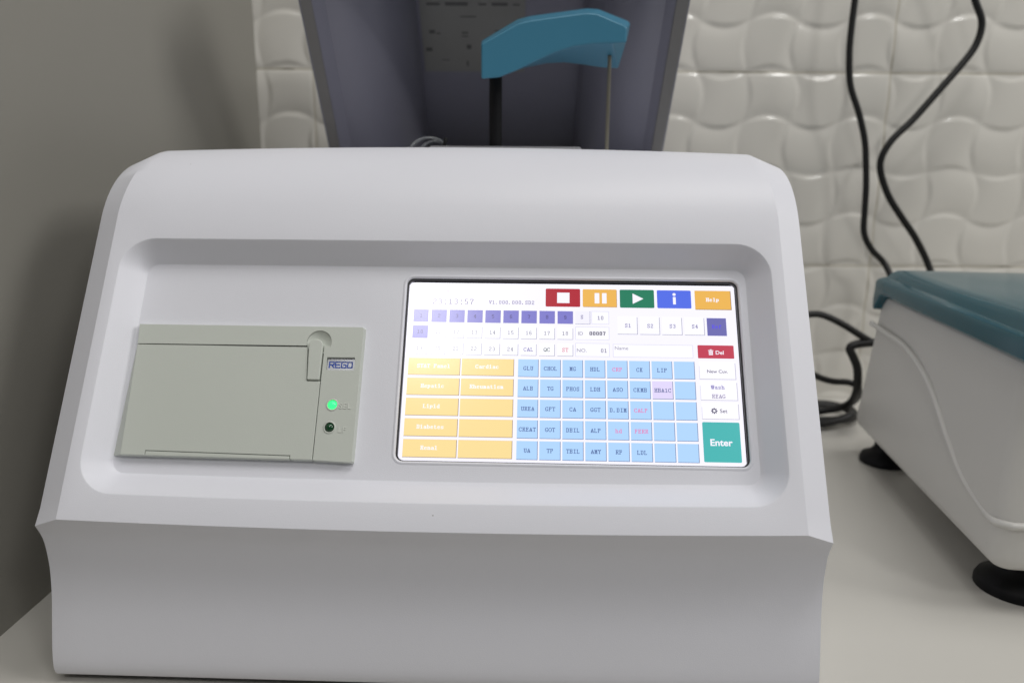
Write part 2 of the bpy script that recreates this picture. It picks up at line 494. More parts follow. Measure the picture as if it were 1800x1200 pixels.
# 7 x 10 pixel serif face, rows top to bottom
G = {
'0': ["..###..",".#...#.",".#...#.",".#...#.",".#...#.",".#...#.",".#...#.",".#...#.",".#...#.","..###.."],
'1': ["...#...",".###...","...#...","...#...","...#...","...#...","...#...","...#...","...#...",".#####."],
'2': ["..###..",".#...#.",".#...#.",".....#.","....#..","...#...","..#....",".#.....",".#...#.",".#####."],
'3': ["..###..",".#...#.",".....#.",".....#.","...##..",".....#.",".....#.",".....#.",".#...#.","..###.."],
'4': ["....#..","...##..","...##..","..#.#..","..#.#..",".#..#..",".#####.","....#..","....#..","...###."],
'5': [".#####.",".#.....",".#.....",".#.....",".####..",".....#.",".....#.",".....#.",".#...#.","..###.."],
'6': ["..###..",".#...#.",".#.....",".#.....",".####..",".#...#.",".#...#.",".#...#.",".#...#.","..###.."],
'7': [".#####.",".#...#.",".....#.","....#..","....#..","...#...","...#...","...#...","...#...","...#..."],
'8': ["..###..",".#...#.",".#...#.",".#...#.","..###..",".#...#.",".#...#.",".#...#.",".#...#.","..###.."],
'9': ["..###..",".#...#.",".#...#.",".#...#.",".#...#.","..####.",".....#.",".....#.",".#...#.","..###.."],
'A': ["...#...","...#...","..#.#..","..#.#..","..#.#..",".#...#.",".#####.",".#...#.",".#...#.","###.###"],
'B': ["######.",".#...#.",".#...#.",".#...#.",".####..",".#...#.",".#...#.",".#...#.",".#...#.","######."],
'C': ["..####.",".#...#.","#....#.","#......","#......","#......","#......","#....#.",".#...#.","..###.."],
'D': ["#####..",".#...#.",".#...#.",".#...#.",".#...#.",".#...#.",".#...#.",".#...#.",".#...#.","#####.."],
'E': ["######.",".#...#.",".#.....",".#..#..",".####..",".#..#..",".#.....",".#.....",".#...#.","######."],
'F': ["######.",".#...#.",".#.....",".#..#..",".####..",".#..#..",".#.....",".#.....",".#.....","###...."],
'G': ["..####.",".#...#.","#....#.","#......","#......","#......","#..####","#....#.",".#...#.","..###.."],
'H': ["###.###",".#...#.",".#...#.",".#...#.",".#####.",".#...#.",".#...#.",".#...#.",".#...#.","###.###"],
'I': [".#####.","...#...","...#...","...#...","...#...","...#...","...#...","...#...","...#...",".#####."],
'K': ["###.##.",".#..#..",".#.#...",".#.#...",".##....",".#.#...",".#.#...",".#..#..",".#..#..","###.##."],
'L': ["###....",".#.....",".#.....",".#.....",".#.....",".#.....",".#.....",".#.....",".#...#.","######."],
'M': ["##...##",".##.##.",".##.##.",".##.##.",".#.#.#.",".#.#.#.",".#.#.#.",".#.#.#.",".#.#.#.","##.#.##"],
'N': ["##..###",".##..#.",".##..#.",".#.#.#.",".#.#.#.",".#.#.#.",".#..##.",".#..##.",".#...#.","###..#."],
'O': ["..###..",".#...#.","#.....#","#.....#","#.....#","#.....#","#.....#","#.....#",".#...#.","..###.."],
'P': ["######.",".#...#.",".#...#.",".#...#.",".####..",".#.....",".#.....",".#.....",".#.....","###...."],
'Q': ["..###..",".#...#.","#.....#","#.....#","#.....#","#.....#","#.....#","#.##..#",".#..##.","..###.#"],
'R': ["######.",".#...#.",".#...#.",".#...#.",".####..",".#.#...",".#..#..",".#..#..",".#...#.","###..##"],
'S': ["..####.",".#...#.",".#...#.",".#.....","..##...","....#..",".....#.",".#...#.",".#...#.",".####.."],
'T': ["#######","#..#..#","...#...","...#...","...#...","...#...","...#...","...#...","...#...","..###.."],
'U': ["###.###",".#...#.",".#...#.",".#...#.",".#...#.",".#...#.",".#...#.",".#...#.",".#...#.","..###.."],
'V': ["###.###",".#...#.",".#...#.",".#...#.","..#.#..","..#.#..","..#.#..","..#.#..","...#...","...#..."],
'W': ["#.#.#.#","#.#.#.#","#.#.#.#","#.#.#.#","#.#.#.#","##.#.##",".#.#.#.",".#.#.#.",".#.#.#.",".#.#.#."],
'Y': ["###.###",".#...#.","..#.#..","..#.#..","...#...","...#...","...#...","...#...","...#...","..###.."],
'a': [".......",".......",".......","..###..",".#...#.","...###.","..#..#.",".#...#.",".#..##.","..##.##"],
'b': ["##.....",".#.....",".#.....",".####..",".#...#.",".#...#.",".#...#.",".#...#.",".#...#.",".####.."],
'c': [".......",".......",".......","..###..",".#...#.",".#.....",".#.....",".#.....",".#...#.","..###.."],
'd': ["....##.",".....#.",".....#.","..####.",".#...#.",".#...#.",".#...#.",".#...#.",".#..##.","..##.##"],
'e': [".......",".......",".......","..###..",".#...#.",".#####.",".#.....",".#.....",".#...#.","..###.."],
'f': ["...###.","..#..#.","..#....",".#####.","..#....","..#....","..#....","..#....","..#....",".####.."],
'h': ["##.....",".#.....",".#.....",".#.##..",".##..#.",".#...#.",".#...#.",".#...#.",".#...#.","###.###"],
'i': ["..##...","..##...",".......",".###...","...#...","...#...","...#...","...#...","...#...",".#####."],
'l': [".###...","...#...","...#...","...#...","...#...","...#...","...#...","...#...","...#...",".#####."],
'm': [".......",".......",".......","#####..",".#.#.#.",".#.#.#.",".#.#.#.",".#.#.#.",".#.#.#.","##.#.##"],
'n': [".......",".......",".......","##.##..",".##..#.",".#...#.",".#...#.",".#...#.",".#...#.","###.###"],
'p': [".......",".......",".......","##.##..",".##..#.",".#...#.",".#...#.",".#...#.",".####..",".#.....",".#.....","###...."],
'r': [".......",".......",".......","##.###.",".##..#.",".#.....",".#.....",".#.....",".#.....","####..."],
's': [".......",".......",".......","..####.",".#...#.",".#.....","..###..",".....#.",".#...#.",".####.."],
't': [".......","..#....","..#....",".####..","..#....","..#....","..#....","..#....","..#..#.","...##.."],
'u': [".......",".......",".......","##..##.",".#...#.",".#...#.",".#...#.",".#...#.",".#..##.","..##.##"],
'.': ["."*7]*8 + [".##....", ".##...."],
':': ["."*7]*2 + ["...##..","...##.."] + ["."*7]*4 + ["...##..","...##.."],
'-': ["."*7]*5 + [".#####."] + ["."*7]*4,
'&': ["..##...",".#..#..",".#..#..",".#.#...","..##...",".#.#.##","#...##.","#...#..","#..###.",".##..##"],
' ': ["."*7]*10,
}
def pix_text(s, cx, cy, adv=8.0, px=1.0, py=1.0, bold=False, align='c', wt=.22):
    """quads in UI pixels (y down) for a string in the serif pixel face"""
    quads = []
    w = adv * len(s)
    x = cx - w / 2 if align == 'c' else (cx if align == 'l' else cx - w)
    y = cy - 5 * py
    for ch in s:
        g = G[ch]
        for r_, row in enumerate(g):
            c = 0
            while c < 7:
                if row[c] == '#':
                    c2 = c
                    while c2 < 7 and row[c2] == '#': c2 += 1
                    a, b = x + (c + .5) * px - wt * px, x + (c2 + .5) * px + wt * px + (px * .8 if bold else 0)
                    quads.append([(a, y + (r_ - wt * .6) * py), (b, y + (r_ - wt * .6) * py), (b, y + (r_ + 1 + wt * .6) * py), (a, y + (r_ + 1 + wt * .6) * py)])
                    c = c2
                else: c += 1
        x += adv
    return quads

def font_polys(s, size, bold=0.0, spacing=1.0, shear=0):
    """outline text with the built-in sans face -> (verts, faces), centred, y up, unit = size"""
    cu = bpy.data.curves.new('t', 'FONT'); cu.body = s; cu.size = size; cu.offset = bold; cu.space_character = spacing
    cu.align_x = 'CENTER'; cu.align_y = 'CENTER'; cu.resolution_u = 3; cu.fill_mode = 'FRONT'
    ob = bpy.data.objects.new('t', cu); col.objects.link(ob)
    dg = bpy.context.evaluated_depsgraph_get(); dg.update()
    me = bpy.data.meshes.new_from_object(ob.evaluated_get(dg))
    vs = [tuple(v.co) for v in me.vertices]; fs = [tuple(p.vertices) for p in me.polygons]
    bpy.data.objects.remove(ob); bpy.data.curves.remove(cu); bpy.data.meshes.remove(me)
    if vs:
        xs = [v[0] for v in vs]; ys = [v[1] for v in vs]
        mx_, my_ = (min(xs) + max(xs)) / 2, (min(ys) + max(ys)) / 2
        vs = [(v[0] - mx_, v[1] - my_) for v in vs]
    return vs, fs

# ------------------------------------------------------------------ touch screen
WD = -2.5
def ui(x, y, dw=0.0): return face(.18928 * x - 77.26, 44.62 - .17631 * y, WD + dw)
_em = {}
ES = 1.0
def em(rgb):
    if rgb not in _em:
        c = lin(*rgb)
        _em[rgb] = mat('screen_pixels_%02x%02x%02x' % rgb, (.004, .004, .005), .21, .85, emis=c, es=ES)
    return _em[rgb]
class UI:
    """collects flat figures of one on-screen element, each with a colour and a layer"""
    def __init__(s): s.v = []; s.f = []; s.mi = []; s.m = []
    def mi_of(s, rgb):
        m_ = em(rgb)
        if m_ not in s.m: s.m.append(m_)
        return s.m.index(m_)
    def poly(s, pts, rgb, layer):
        b = len(s.v); s.v += [ui(x, y, layer * .035) for x, y in pts]
        s.f.append(tuple(range(b, b + len(pts)))[::-1]); s.mi.append(s.mi_of(rgb)); return s
    def rect(s, x0, y0, x1, y1, rgb, layer, r=0):
        if r: return s.poly(rrect(x0, x1, y0, y1, r, 4), rgb, layer)
        return s.poly([(x0, y0), (x1, y0), (x1, y1), (x0, y1)], rgb, layer)
    def pix(s, quads, rgb, layer):
        for q in quads: s.poly(q, rgb, layer)
        return s
    def sans(s, txt, cx, cy, size, rgb, layer, bold=0.0, sp=1.0):
        vs, fs = font_polys(txt, size, bold, sp)
        b = len(s.v); s.v += [ui(cx + x, cy - y, layer * .035) for x, y in vs]
        k = s.mi_of(rgb)
        for f_ in fs: s.f.append(tuple(b + i for i in f_)); s.mi.append(k)
        return s
    def make(s, name, parent, label=None):
        me = bpy.data.meshes.new(name); me.from_pydata([tuple(v) for v in s.v], [], s.f)
        for m_ in s.m: me.materials.append(m_)
        for p, i in zip(me.polygons, s.mi): p.material_index = i
        me.update()
        # all figures look out of the screen
        nrm = Vector((0, -cos(TILT), sin(TILT)))
        bm = bmesh.new(); bm.from_mesh(me)
        bmesh.ops.reverse_faces(bm, faces=[f_ for f_ in bm.faces if f_.normal.dot(nrm) < 0])
        bm.to_mesh(me); bm.free()
        o = link(name, me, None, parent)
        if label: o['label'] = label
        return o

WHITE = (243, 241, 252); BG = (226, 224, 243)
# black glass of the display, then the lit area
bm = bmesh.new()
a = [face(x, y, WD - .06) for x, y in rrect(-79, 77.5, -43, 46.5, 3, 4)]
b = [face(x, y, WD - 1.6) for x, y in rrect(-79, 77.5, -43, 46.5, 3, 4)]
A = [bm.verts.new(p) for p in a]; B = [bm.verts.new(p) for p in b]
bm.faces.new(A); bm.faces.new(B[::-1])
for k in range(len(A)): bm.faces.new((B[k], B[(k + 1) % len(B)], A[(k + 1) % len(A)], A[k]))
bmesh.ops.recalc_face_normals(bm, faces=bm.faces)
glass = mat('display_glass', (.006, .007, .012), .12, .6)
screen = from_bm('touch_screen', bm, glass, root)
# soft black frame between housing and display
bm = bmesh.new()
rg = []
for d, w in ((.32, -.75), (.9, -.9), (.9, WD + .3), (-.6, WD + .3), (-.6, -.9)):
    rg.append([bm.verts.new(face(x, y, w)) for x, y in rrect(SCR[0] + d, SCR[1] - d, SCR[2] + d - .4, SCR[3] - d, 3.0, 5, 1, 1)])
for A, B in zip(rg, rg[1:] + rg[:1]):
    for k in range(NQ): bm.faces.new((A[k], A[(k + 1) % NQ], B[(k + 1) % NQ], B[k]))
bmesh.ops.recalc_face_normals(bm, faces=bm.faces)
from_bm('screen_gasket', bm, M['gasket'], root, True, 40)

u = UI(); u.rect(8.5, 8, 800, 481, WHITE, 0)
u.make('backlit_panel', screen)

DK = (70, 72, 105); GREY = (150, 148, 170)
def shade_edges(u_, x0, y0, x1, y1, rgb=(128, 128, 150), lw=1.1, layer=1.5):
    u_.rect(x0, y1 - lw, x1, y1, rgb, layer); u_.rect(x1 - lw, y0, x1, y1 - lw, rgb, layer)

# date and clock
u = UI()
u.pix(pix_text('2019-11-18', 67, 32, 8), (165, 158, 188), 1)
u.pix(pix_text('23:13:57', 118, 60.5, 12.9, 1.6, 1.5), (122, 114, 150), 1)
u.pix(pix_text('V1.000.000.SD2', 260.5, 61, 8), (120, 110, 155), 1)
u.make('clock_readout', screen, 'faint date, time and version text')

RED = (172, 38, 52); AMB = (232, 178, 84); GRN = (36, 122, 92); BLU = (82, 108, 226)
u = UI().rect(343, 21, 427, 71.5, RED, 1, 3).rect(371, 32, 401, 61, WHITE, 2); u.make('stop_button', screen, 'red key with a white square')
u = UI().rect(433, 21.5, 516, 71.5, AMB, 1, 3).rect(462, 32, 473.5, 61, WHITE, 2).rect(480, 32, 491, 61, WHITE, 2); shade_edges(u, 435, 25, 516, 71.5, (170, 140, 110)); u.make('pause_button', screen, 'amber key with two white bars')
u = UI().rect(523, 21.5, 606, 72, GRN, 1, 3).poly([(554, 32), (580, 46.5), (554, 61)], WHITE, 2); u.make('start_button', screen, 'green key with a white triangle')
u = UI().rect(613, 22, 695, 72, BLU, 1, 3).poly([(654.5 + 4 * cos(a_ * pi / 8), 33.5 + 4 * sin(a_ * pi / 8)) for a_ in range(16)], WHITE, 2).rect(651.2, 40.5, 658, 61, WHITE, 2); u.make('info_button', screen, 'blue key with a white letter i')
u = UI().rect(704, 22, 791, 75, AMB, 1); shade_edges(u, 704, 22, 791, 75, (150, 120, 90), 1.6); u.pix(pix_text('Help', 746, 47, 8, bold=True), WHITE, 2); u.make('help_button', screen, 'amber key reading Help')

# sample positions
CX = [23 + 43.65 * k for k in range(9)]
names = [str(k) for k in range(1, 25)] + ['CAL', 'QC', 'ST']
PUR = (124, 121, 198)
for k, nm in enumerate(names):
    r_, c_ = divmod(k, 9)
    x = CX[c_]; y = (83.5, 127.5, 172)[r_]
    u = UI()
    if k < 10:
        u.rect(x, y, x + 36.5, y + 34.5, PUR, 1); tc_ = (70, 62, 110)
        if k: shade_edges(u, x, y, x + 37.5, y + 35, (150, 148, 190), 1)
    else:
        u.rect(x, y, x + 36.5, y + 33.5, (249, 248, 255), 1); tc_ = (105, 105, 128)
        shade_edges(u, x, y + 3, x + 37.5, y + 33.8, (150, 150, 172), 1.2)
    if nm == 'CAL': tc_ = (92, 80, 160)
    if nm == 'QC': tc_ = (70, 92, 88)
    if nm == 'ST': tc_ = (212, 62, 84)
    u.pix(pix_text(nm, x + 18.5, y + 17, 8, wt=.2 if k > 23 else .12), tc_, 2)
    u.make('position_button', screen, ('purple' if k < 10 else 'white') + ' key reading ' + nm)

def field(x0, y0, x1, y1, name, draw, label):
    u = UI().rect(x0, y0, x1, y1, (247, 246, 254), 1)
    for q in ((x0, y0, x1, y0 + 1), (x0, y1 - 1, x1, y1), (x0, y0 + 1, x0 + 1, y1 - 1), (x1 - 1, y0 + 1, x1, y1 - 1)):
        u.rect(*q, (205, 203, 226), 1.5)
    draw(u); u.make(name, screen, label)
u = UI().rect(415, 83, 450, 118.5, (238, 236, 250), 1); shade_edges(u, 415, 83, 451, 119, (150, 150, 175), 1.2); u.pix(pix_text('S', 431, 99, 8), (95, 85, 135), 2); u.make('sample_type_button', screen, 'key reading S')
field(454, 83, 496, 118, 'number_field', lambda u: u.pix(pix_text('10', 475.5, 101, 8, wt=.2), (85, 75, 125), 2), 'field reading 10')
field(415, 126, 496, 161, 'number_field', lambda u: (u.sans('ID', 427.5, 144, 13.5, (130, 126, 150), 2), u.pix(pix_text('00007', 467.5, 143.5, 8, bold=True), (45, 40, 75), 2)), 'field reading ID 00007')
field(415, 170, 496, 206, 'number_field', lambda u: (u.sans('NO.', 430, 189.5, 13.5, (130, 126, 150), 2), u.pix(pix_text('01', 482.5, 189.5, 8, wt=.2), (85, 78, 120), 2)), 'field reading NO. 01')
field(504, 171.5, 693, 206, 'name_field', lambda u: u.sans('Name', 524.5, 182, 13.5, (140, 134, 158), 2), 'field reading Name')
for k, nm in enumerate(('S1', 'S2', 'S3', 'S4')):
    x = 516 + 53.2 * k
    u = UI().rect(x, 95, x + 47, 144.5, (246, 245, 254), 1); shade_edges(u, x, 98, x + 48, 145, (150, 150, 172), 1.3)
    u.pix(pix_text(nm, x + 25, 121, 8, wt=.2), (98, 88, 150), 2); u.make('sample_button', screen, 'white key reading ' + nm)
u = UI().rect(729.5, 97.5, 775.5, 145.5, (108, 106, 172), 1); u.pix(pix_text('Ref', 752.5, 121, 8, wt=.2), (88, 76, 235), 2); u.make('sample_button', screen, 'purple key with a blue word')

# panels
panels = ['STAT Panel', 'Cardiac', 'Hepatic', 'Rheumatism', 'Lipid', '', 'Diabetes', '', 'Renal', '']
AMB2 = (244, 217, 150)
for k, nm in enumerate(panels):
    r_, c_ = divmod(k, 2)
    x0_, x1_ = ((18, 142.5), (145.5, 270))[c_]; y0_ = 215.3 + 52.4 * r_; y1_ = y0_ + 45.5
    u = UI().rect(x0_, y0_, x1_, y1_, AMB2, 1); shade_edges(u, x0_, y0_, x1_, y1_, (150, 122, 110), 1.4)
    u.rect(x0_, y0_, x1_, y0_ + 1.2, (240, 215, 170), 1.5)
    if nm: u.pix(pix_text(nm, (x0_ + x1_) / 2 - 2, y0_ + 21, 8, bold=True), (250, 244, 246), 2)
    u.make('panel_button', screen, 'amber key reading ' + nm if nm else 'blank amber key')

# tests
tests = [['GLU', 'CHOL', 'MG', 'HDL', '*CRP', 'CK', 'LIP', ''], ['ALB', 'TG', 'PHOS', 'LDH', 'ASO', 'CKMB', '~HBA1C', ''],
         ['UREA', 'GPT', 'CA', 'GGT', 'D.DIM', '*CALP', '', ''], ['CREAT', 'GOT', 'DBIL', 'ALP', '*hd', '*FERR', '', ''],
         ['UA', 'TP', 'TBIL', 'AMY', 'RF', 'LDL', '', '']]
BLU2 = (174, 210, 250)
for r_ in range(5):
    for c_ in range(8):
        nm = tests[r_][c_]
        x0_ = 279.5 + 52.4 * c_; y0_ = 215.5 + 52.4 * r_; x1_ = x0_ + 48.6; y1_ = y0_ + 46.5
        base = (222, 212, 246) if nm.startswith('~') else BLU2
        tc_ = (226, 116, 170) if nm.startswith('*') else (66, 86, 140)
        t_ = nm.lstrip('*~')
        u = UI().rect(x0_, y0_, x1_, y1_, base, 1); shade_edges(u, x0_, y0_, x1_, y1_, (112, 128, 165), 1.5)
        if t_: u.pix(pix_text(t_, (x0_ + x1_) / 2, y0_ + 23.5, 8), tc_, 2)
        u.make('test_button', screen, 'pale blue key reading ' + t_ if t_ else 'blank pale blue key')

# right column
u = UI().rect(704, 171, 789, 206, (190, 64, 84), 1, 2)
u.rect(730, 187, 739.5, 197, WHITE, 2).rect(728.5, 184.3, 741, 186, WHITE, 2).rect(732.5, 182, 737, 183.8, WHITE, 2)
for q in (732, 734.5, 737): u.rect(q - .4, 189, q + .4, 195.5, (190, 64, 84), 3)
u.sans('Del', 755.5, 190.3, 14, WHITE, 2, .25); u.make('delete_button', screen, 'red key reading Del with a bin')
def wkey(x0_, y0_, x1_, y1_):
    u = UI().rect(x0_, y0_, x1_, y1_, (248, 246, 254), 1); shade_edges(u, x0_, y0_ + 4, x1_, y1_, (165, 163, 185), 1.2); u.rect(x0_, y0_ + 12, x0_ + 1, y1_ - 1.2, (205, 203, 222), 1.5); return u
u = wkey(705, 214, 790, 261); u.sans('New Cuv.', 747.5, 240, 12, (84, 78, 110), 2, .12); u.make('cuvette_button', screen, 'white key reading New Cuv.')
u = wkey(705, 265, 791, 315); u.pix(pix_text('Wash', 746, 281, 8, wt=.2), (104, 90, 172), 2); u.pix(pix_text('REAG', 747, 304.5, 8), (132, 120, 160), 2); u.make('wash_button', screen, 'white key reading Wash REAG')
u = wkey(706, 320, 791, 363)
gx_, gy_ = 734.5, 341.5
ou = [(gx_ + rr_ * cos(an), gy_ + rr_ * sin(an)) for k in range(8) for rr_, an in ((5.2, k * pi / 4 - .28), (7.6, k * pi / 4 - .17), (7.6, k * pi / 4 + .17), (5.2, k * pi / 4 + .28))]
inn = [(gx_ + 3.0 * cos(an), gy_ + 3.0 * sin(an)) for k in range(8) for an in (k * pi / 4 - .28, k * pi / 4 - .17, k * pi / 4 + .17, k * pi / 4 + .28)]
for k in range(32): u.poly([ou[k], ou[(k + 1) % 32], inn[(k + 1) % 32], inn[k]], (70, 66, 96), 2)
u.sans('Set', 756, 341.5, 13.5, (80, 74, 106), 2, .12); u.make('settings_button', screen, 'white key reading Set with a gear')
u = UI().rect(705, 370, 790, 469, (72, 178, 176), 1, 3); u.sans('Enter', 746.5, 420.5, 23, WHITE, 2, .55); u.make('enter_button', screen, 'large teal key reading Enter')

# ------------------------------------------------------------------ panel printer
printer = None
def prism(name, outer_top, w_top, holes=(), w_bot=0.0, outer_bot=None, hole_bot=0.0, m=None, parent=None, bv=.00025, seg=2):
    bm = bmesh.new()
    ot = [bm.verts.new(face(x, y, w_top)) for x, y in outer_top]
    ob = [bm.verts.new(face(x, y, w_bot)) for x, y in (outer_bot or outer_top)]
    n = len(ot)
    es = [bm.edges.new((ot[k], ot[(k + 1) % n])) for k in range(n)]
    hl = []
    for h in holes:
        ht = [bm.verts.new(face(x, y, w_top)) for x, y in h]; hb = [bm.verts.new(face(x, y, hole_bot)) for x, y in h]
        es += [bm.edges.new((ht[k], ht[(k + 1) % len(ht)])) for k in range(len(ht))]; hl.append((ht, hb))
    bmesh.ops.triangle_fill(bm, use_beauty=True, use_dissolve=True, edges=es)
    for k in range(n): bm.faces.new((ot[k], ot[(k + 1) % n], ob[(k + 1) % n], ob[k]))
    for ht, hb in hl:
        q = len(ht)
        for k in range(q): bm.faces.new((ht[k], ht[(k + 1) % q], hb[(k + 1) % q], hb[k]))
        bm.faces.new(hb)
    if not holes: bm.faces.new(ob)
    bmesh.ops.recalc_face_normals(bm, faces=bm.faces)
    o = from_bm(name, bm, m, parent)
    if bv: bevel(o, bv, seg, 25)
    return o
PW = 3.2
def circ(cx, cy, r, n=28, a0=0, a1=2 * pi): return [(cx + r * cos(a0 + (a1 - a0) * k / n), cy + r * sin(a0 + (a1 - a0) * k / n)) for k in range(n + (0 if a1 - a0 > 6.28 else 1))]
# thin base that carries the pieces
ot = [(-195.2, -40.2), (-94.8, -41.0), (-94.6, 18.0), (-195.2, 18.2)]
printer = prism('panel_printer', ot, 1.0, m=M['printer'], parent=root, bv=.0002)
notch = [(x, y) for x, y in circ(-113.6, 11.4, 5.6, 26, rad(-23), rad(203))]
nL, nR = notch[-1], notch[0]
YD = 9.75
# frame: top bar + right column, one moulding with the finger notch, badge window and lamp holes
ft = [(-195.9, YD), (-118.9, YD)] + [(nL[0], YD)] + notch[::-1][:] + [(nR[0], YD), (-111.0, YD), (-111.0, -41.2), (-94.9, -41.9), (-94.3, -41.3), (-94.1, 18.3), (-94.7, 18.9), (-196.6, 19.0)]
# drop duplicates
cl = []
for p in ft:
    if not cl or (abs(p[0] - cl[-1][0]) + abs(p[1] - cl[-1][1])) > .02: cl.append(p)
ft = cl
fb = []
for x, y in ft:
    x2, y2 = x, y
    if x < -194: x2 = x - 1.6
    if x > -95: x2 = x + .5
    if y > 17.5: y2 = y + .4
    if y < -41: y2 = y - .25
    fb.append((x2, y2))
badge_win = rrect(-109.4, -96.8, -1.3, 4.6, .35, 3)
frame = prism('printer_frame', ft, PW, [badge_win, circ(-104.9, -17.0, 2.15), circ(-105.2, -27.0, 2.15)], 0, fb, 1.4, M['printer'], printer, .00035, 2)
# bowl of the finger notch
bm = bmesh.new()
rows = []
for k in range(7):
    rr_ = 5.5 * (1 - k / 7); ww = 1.05 + 1.7 * ((1 - k / 7) ** 2) * (1 - k / 7 * .2)
    rows.append([bm.verts.new(face(-113.6 + rr_ * cos(a_), 11.4 + rr_ * sin(a_), ww)) for a_ in [2 * pi * j / 32 for j in range(32)]])
for A, B in zip(rows, rows[1:]):
    for j in range(32): bm.faces.new((A[j], A[(j + 1) % 32], B[(j + 1) % 32], B[j]))
bm.faces.new(rows[-1])
bmesh.ops.recalc_face_normals(bm, faces=bm.faces)
from_bm('finger_notch', bm, M['printer'], printer, True)
# paper door with the lever slot, and its tear tab
door = [(-194.9, YD - .34), (-194.6, -42.2), (-111.35, -42.2), (-111.35, -6.4), (-117.4, -6.4), (-118.6, YD - .34)]
db = [(-197.3, YD - .34), (-196.4, -43.2), (-111.35, -43.2), (-111.35, -6.4), (-117.4, -6.4), (-118.6, YD - .34)]
dtab_top = [(-183.9, -38.6), (-121.2, -39.7), (-121.2, -41.1), (-183.9, -40.5)]
# door outline leaves room for the tab along its lower edge
g_ = .22
door = [(-195.9, YD - .34), (-194.6, -40.4), (-183.9 - g_, -40.5), (-183.9 - g_, -38.6 + g_), (-121.2 + g_, -39.7 + g_), (-121.2 + g_, -41.1), (-111.35, -41.2), (-111.35, -6.4), (-117.4, -6.4), (-118.6, YD - .34)]
db = [(-197.5, YD - .34), (-199.3, -40.6)] + [(x, y - (.25 if y < -40.2 else 0)) for x, y in door[2:]]
prism('paper_door', door, PW + .02, (), 0.0, db, 0, M['printer'], printer, .0003, 2)
prism('tear_tab', dtab_top, PW - .05, (), 0.0, [(x, y - (.25 if y < -40.2 else 0)) for x, y in dtab_top], 0, M['printer'], printer, .00025, 2)
# release lever with a rounded end standing in the notch
lev = [(-117.1, -6.05), (-111.65, -6.05), (-111.55, 9.6)] + [(-114.75 + 3.2 * cos(a_), 9.6 + 3.2 * sin(a_)) for a_ in [pi * k / 12 for k in range(13)]][0:] + []
cl = []
for p in lev:
    if not cl or (abs(p[0] - cl[-1][0]) + abs(p[1] - cl[-1][1])) > .1: cl.append(p)
prism('release_lever', cl, PW + .75, (), .8, None, 0, M['printer'], printer, .00045, 3)
# badge
bm = bmesh.new()
A = [bm.verts.new(face(x, y, 1.75)) for x, y in rrect(-109.2, -97.0, -1.1, 4.4, .3, 3)]
B = [bm.verts.new(face(x, y, 1.2)) for x, y in rrect(-109.2, -97.0, -1.1, 4.4, .3, 3)]
bm.faces.new(A); bm.faces.new(B[::-1])
for k in range(len(A)): bm.faces.new((B[k], B[(k + 1) % len(B)], A[(k + 1) % len(A)], A[k]))
bmesh.ops.recalc_face_normals(bm, faces=bm.faces)
badge = from_bm('name_badge', bm, M['badge'], printer)
# square outlined capitals
STK = {'R': [[(0, 0), (0, 4), (3, 4), (3, 2), (0, 2)], [(1.6, 2), (3, 0)]], 'E': [[(3, 4), (0, 4), (0, 0), (3, 0)], [(0, 2), (2.7, 2)]],
       'G': [[(3, 4), (0, 4), (0, 0), (3, 0), (3, 2), (1.5, 2)]], 'O': [[(0, 0), (0, 4), (3, 4), (3, 0), (0, 0)]]}
bm = bmesh.new()
sc_ = .66; lw_ = .28
for gi, ch in enumerate('REGO'):
    ox = -108.3 + gi * 2.72
    for st in STK[ch]:
        for (p, q) in zip(st, st[1:]):
            p = Vector((ox + p[0] * sc_, .25 + p[1] * sc_ * .95)); q = Vector((ox + q[0] * sc_, .25 + q[1] * sc_ * .95))
            d_ = (q - p).normalized(); nn_ = Vector((-d_.y, d_.x)) * lw_; e_ = d_ * lw_
            bm.faces.new([bm.verts.new(face(pt.x, pt.y, 1.79 + random.random() * .02)) for pt in (p - e_ - nn_, q + e_ - nn_, q + e_ + nn_, p - e_ + nn_)])
bmesh.ops.recalc_face_normals(bm, faces=bm.faces)
from_bm('badge_lettering', bm, M['badge_ink'], badge, False)['label'] = 'blue square capitals reading REGO'
# lamps
def lamp(cx, cy, m_, label):
    bm = bmesh.new(); rows = []
    for k in range(7):
        a_ = k / 7 * pi / 2
        rows.append([bm.verts.new(face(cx + 1.95 * cos(a_) * cos(t), cy + 1.95 * cos(a_) * sin(t), 2.7 + 1.45 * sin(a_))) for t in [2 * pi * j / 24 for j in range(24)]])
    base_ = [bm.verts.new(face(cx + 1.95 * cos(t), cy + 1.95 * sin(t), 1.4)) for t in [2 * pi * j / 24 for j in range(24)]]
    rows = [base_] + rows
    for A, B in zip(rows, rows[1:]):
        for j in range(24): bm.faces.new((A[j], A[(j + 1) % 24], B[(j + 1) % 24], B[j]))
    bm.faces.new(rows[-1])
    bmesh.ops.recalc_face_normals(bm, faces=bm.faces)
    o = from_bm('indicator_lamp', bm, m_, printer, True); o['label'] = label
    bm = bmesh.new(); rg = []
    for r_, w_ in ((2.1, PW - .3), (2.1, PW + .22), (2.35, PW + .34), (2.7, PW + .2), (2.85, PW - .05)):
        rg.append([bm.verts.new(face(cx + r_ * cos(t), cy + r_ * sin(t), w_)) for t in [2 * pi * j / 28 for j in range(28)]])
    for A, B in zip(rg, rg[1:]):
        for j in range(28): bm.faces.new((A[j], A[(j + 1) % 28], B[(j + 1) % 28], B[j]))
    bmesh.ops.recalc_face_normals(bm, faces=bm.faces)
    from_bm('lamp_ring', bm, M['printer'], printer, True)
lamp(-104.9, -17.0, M['led_on'], 'lit green lamp')
lamp(-105.2, -27.0, M['led_off'], 'dark green lamp, unlit')
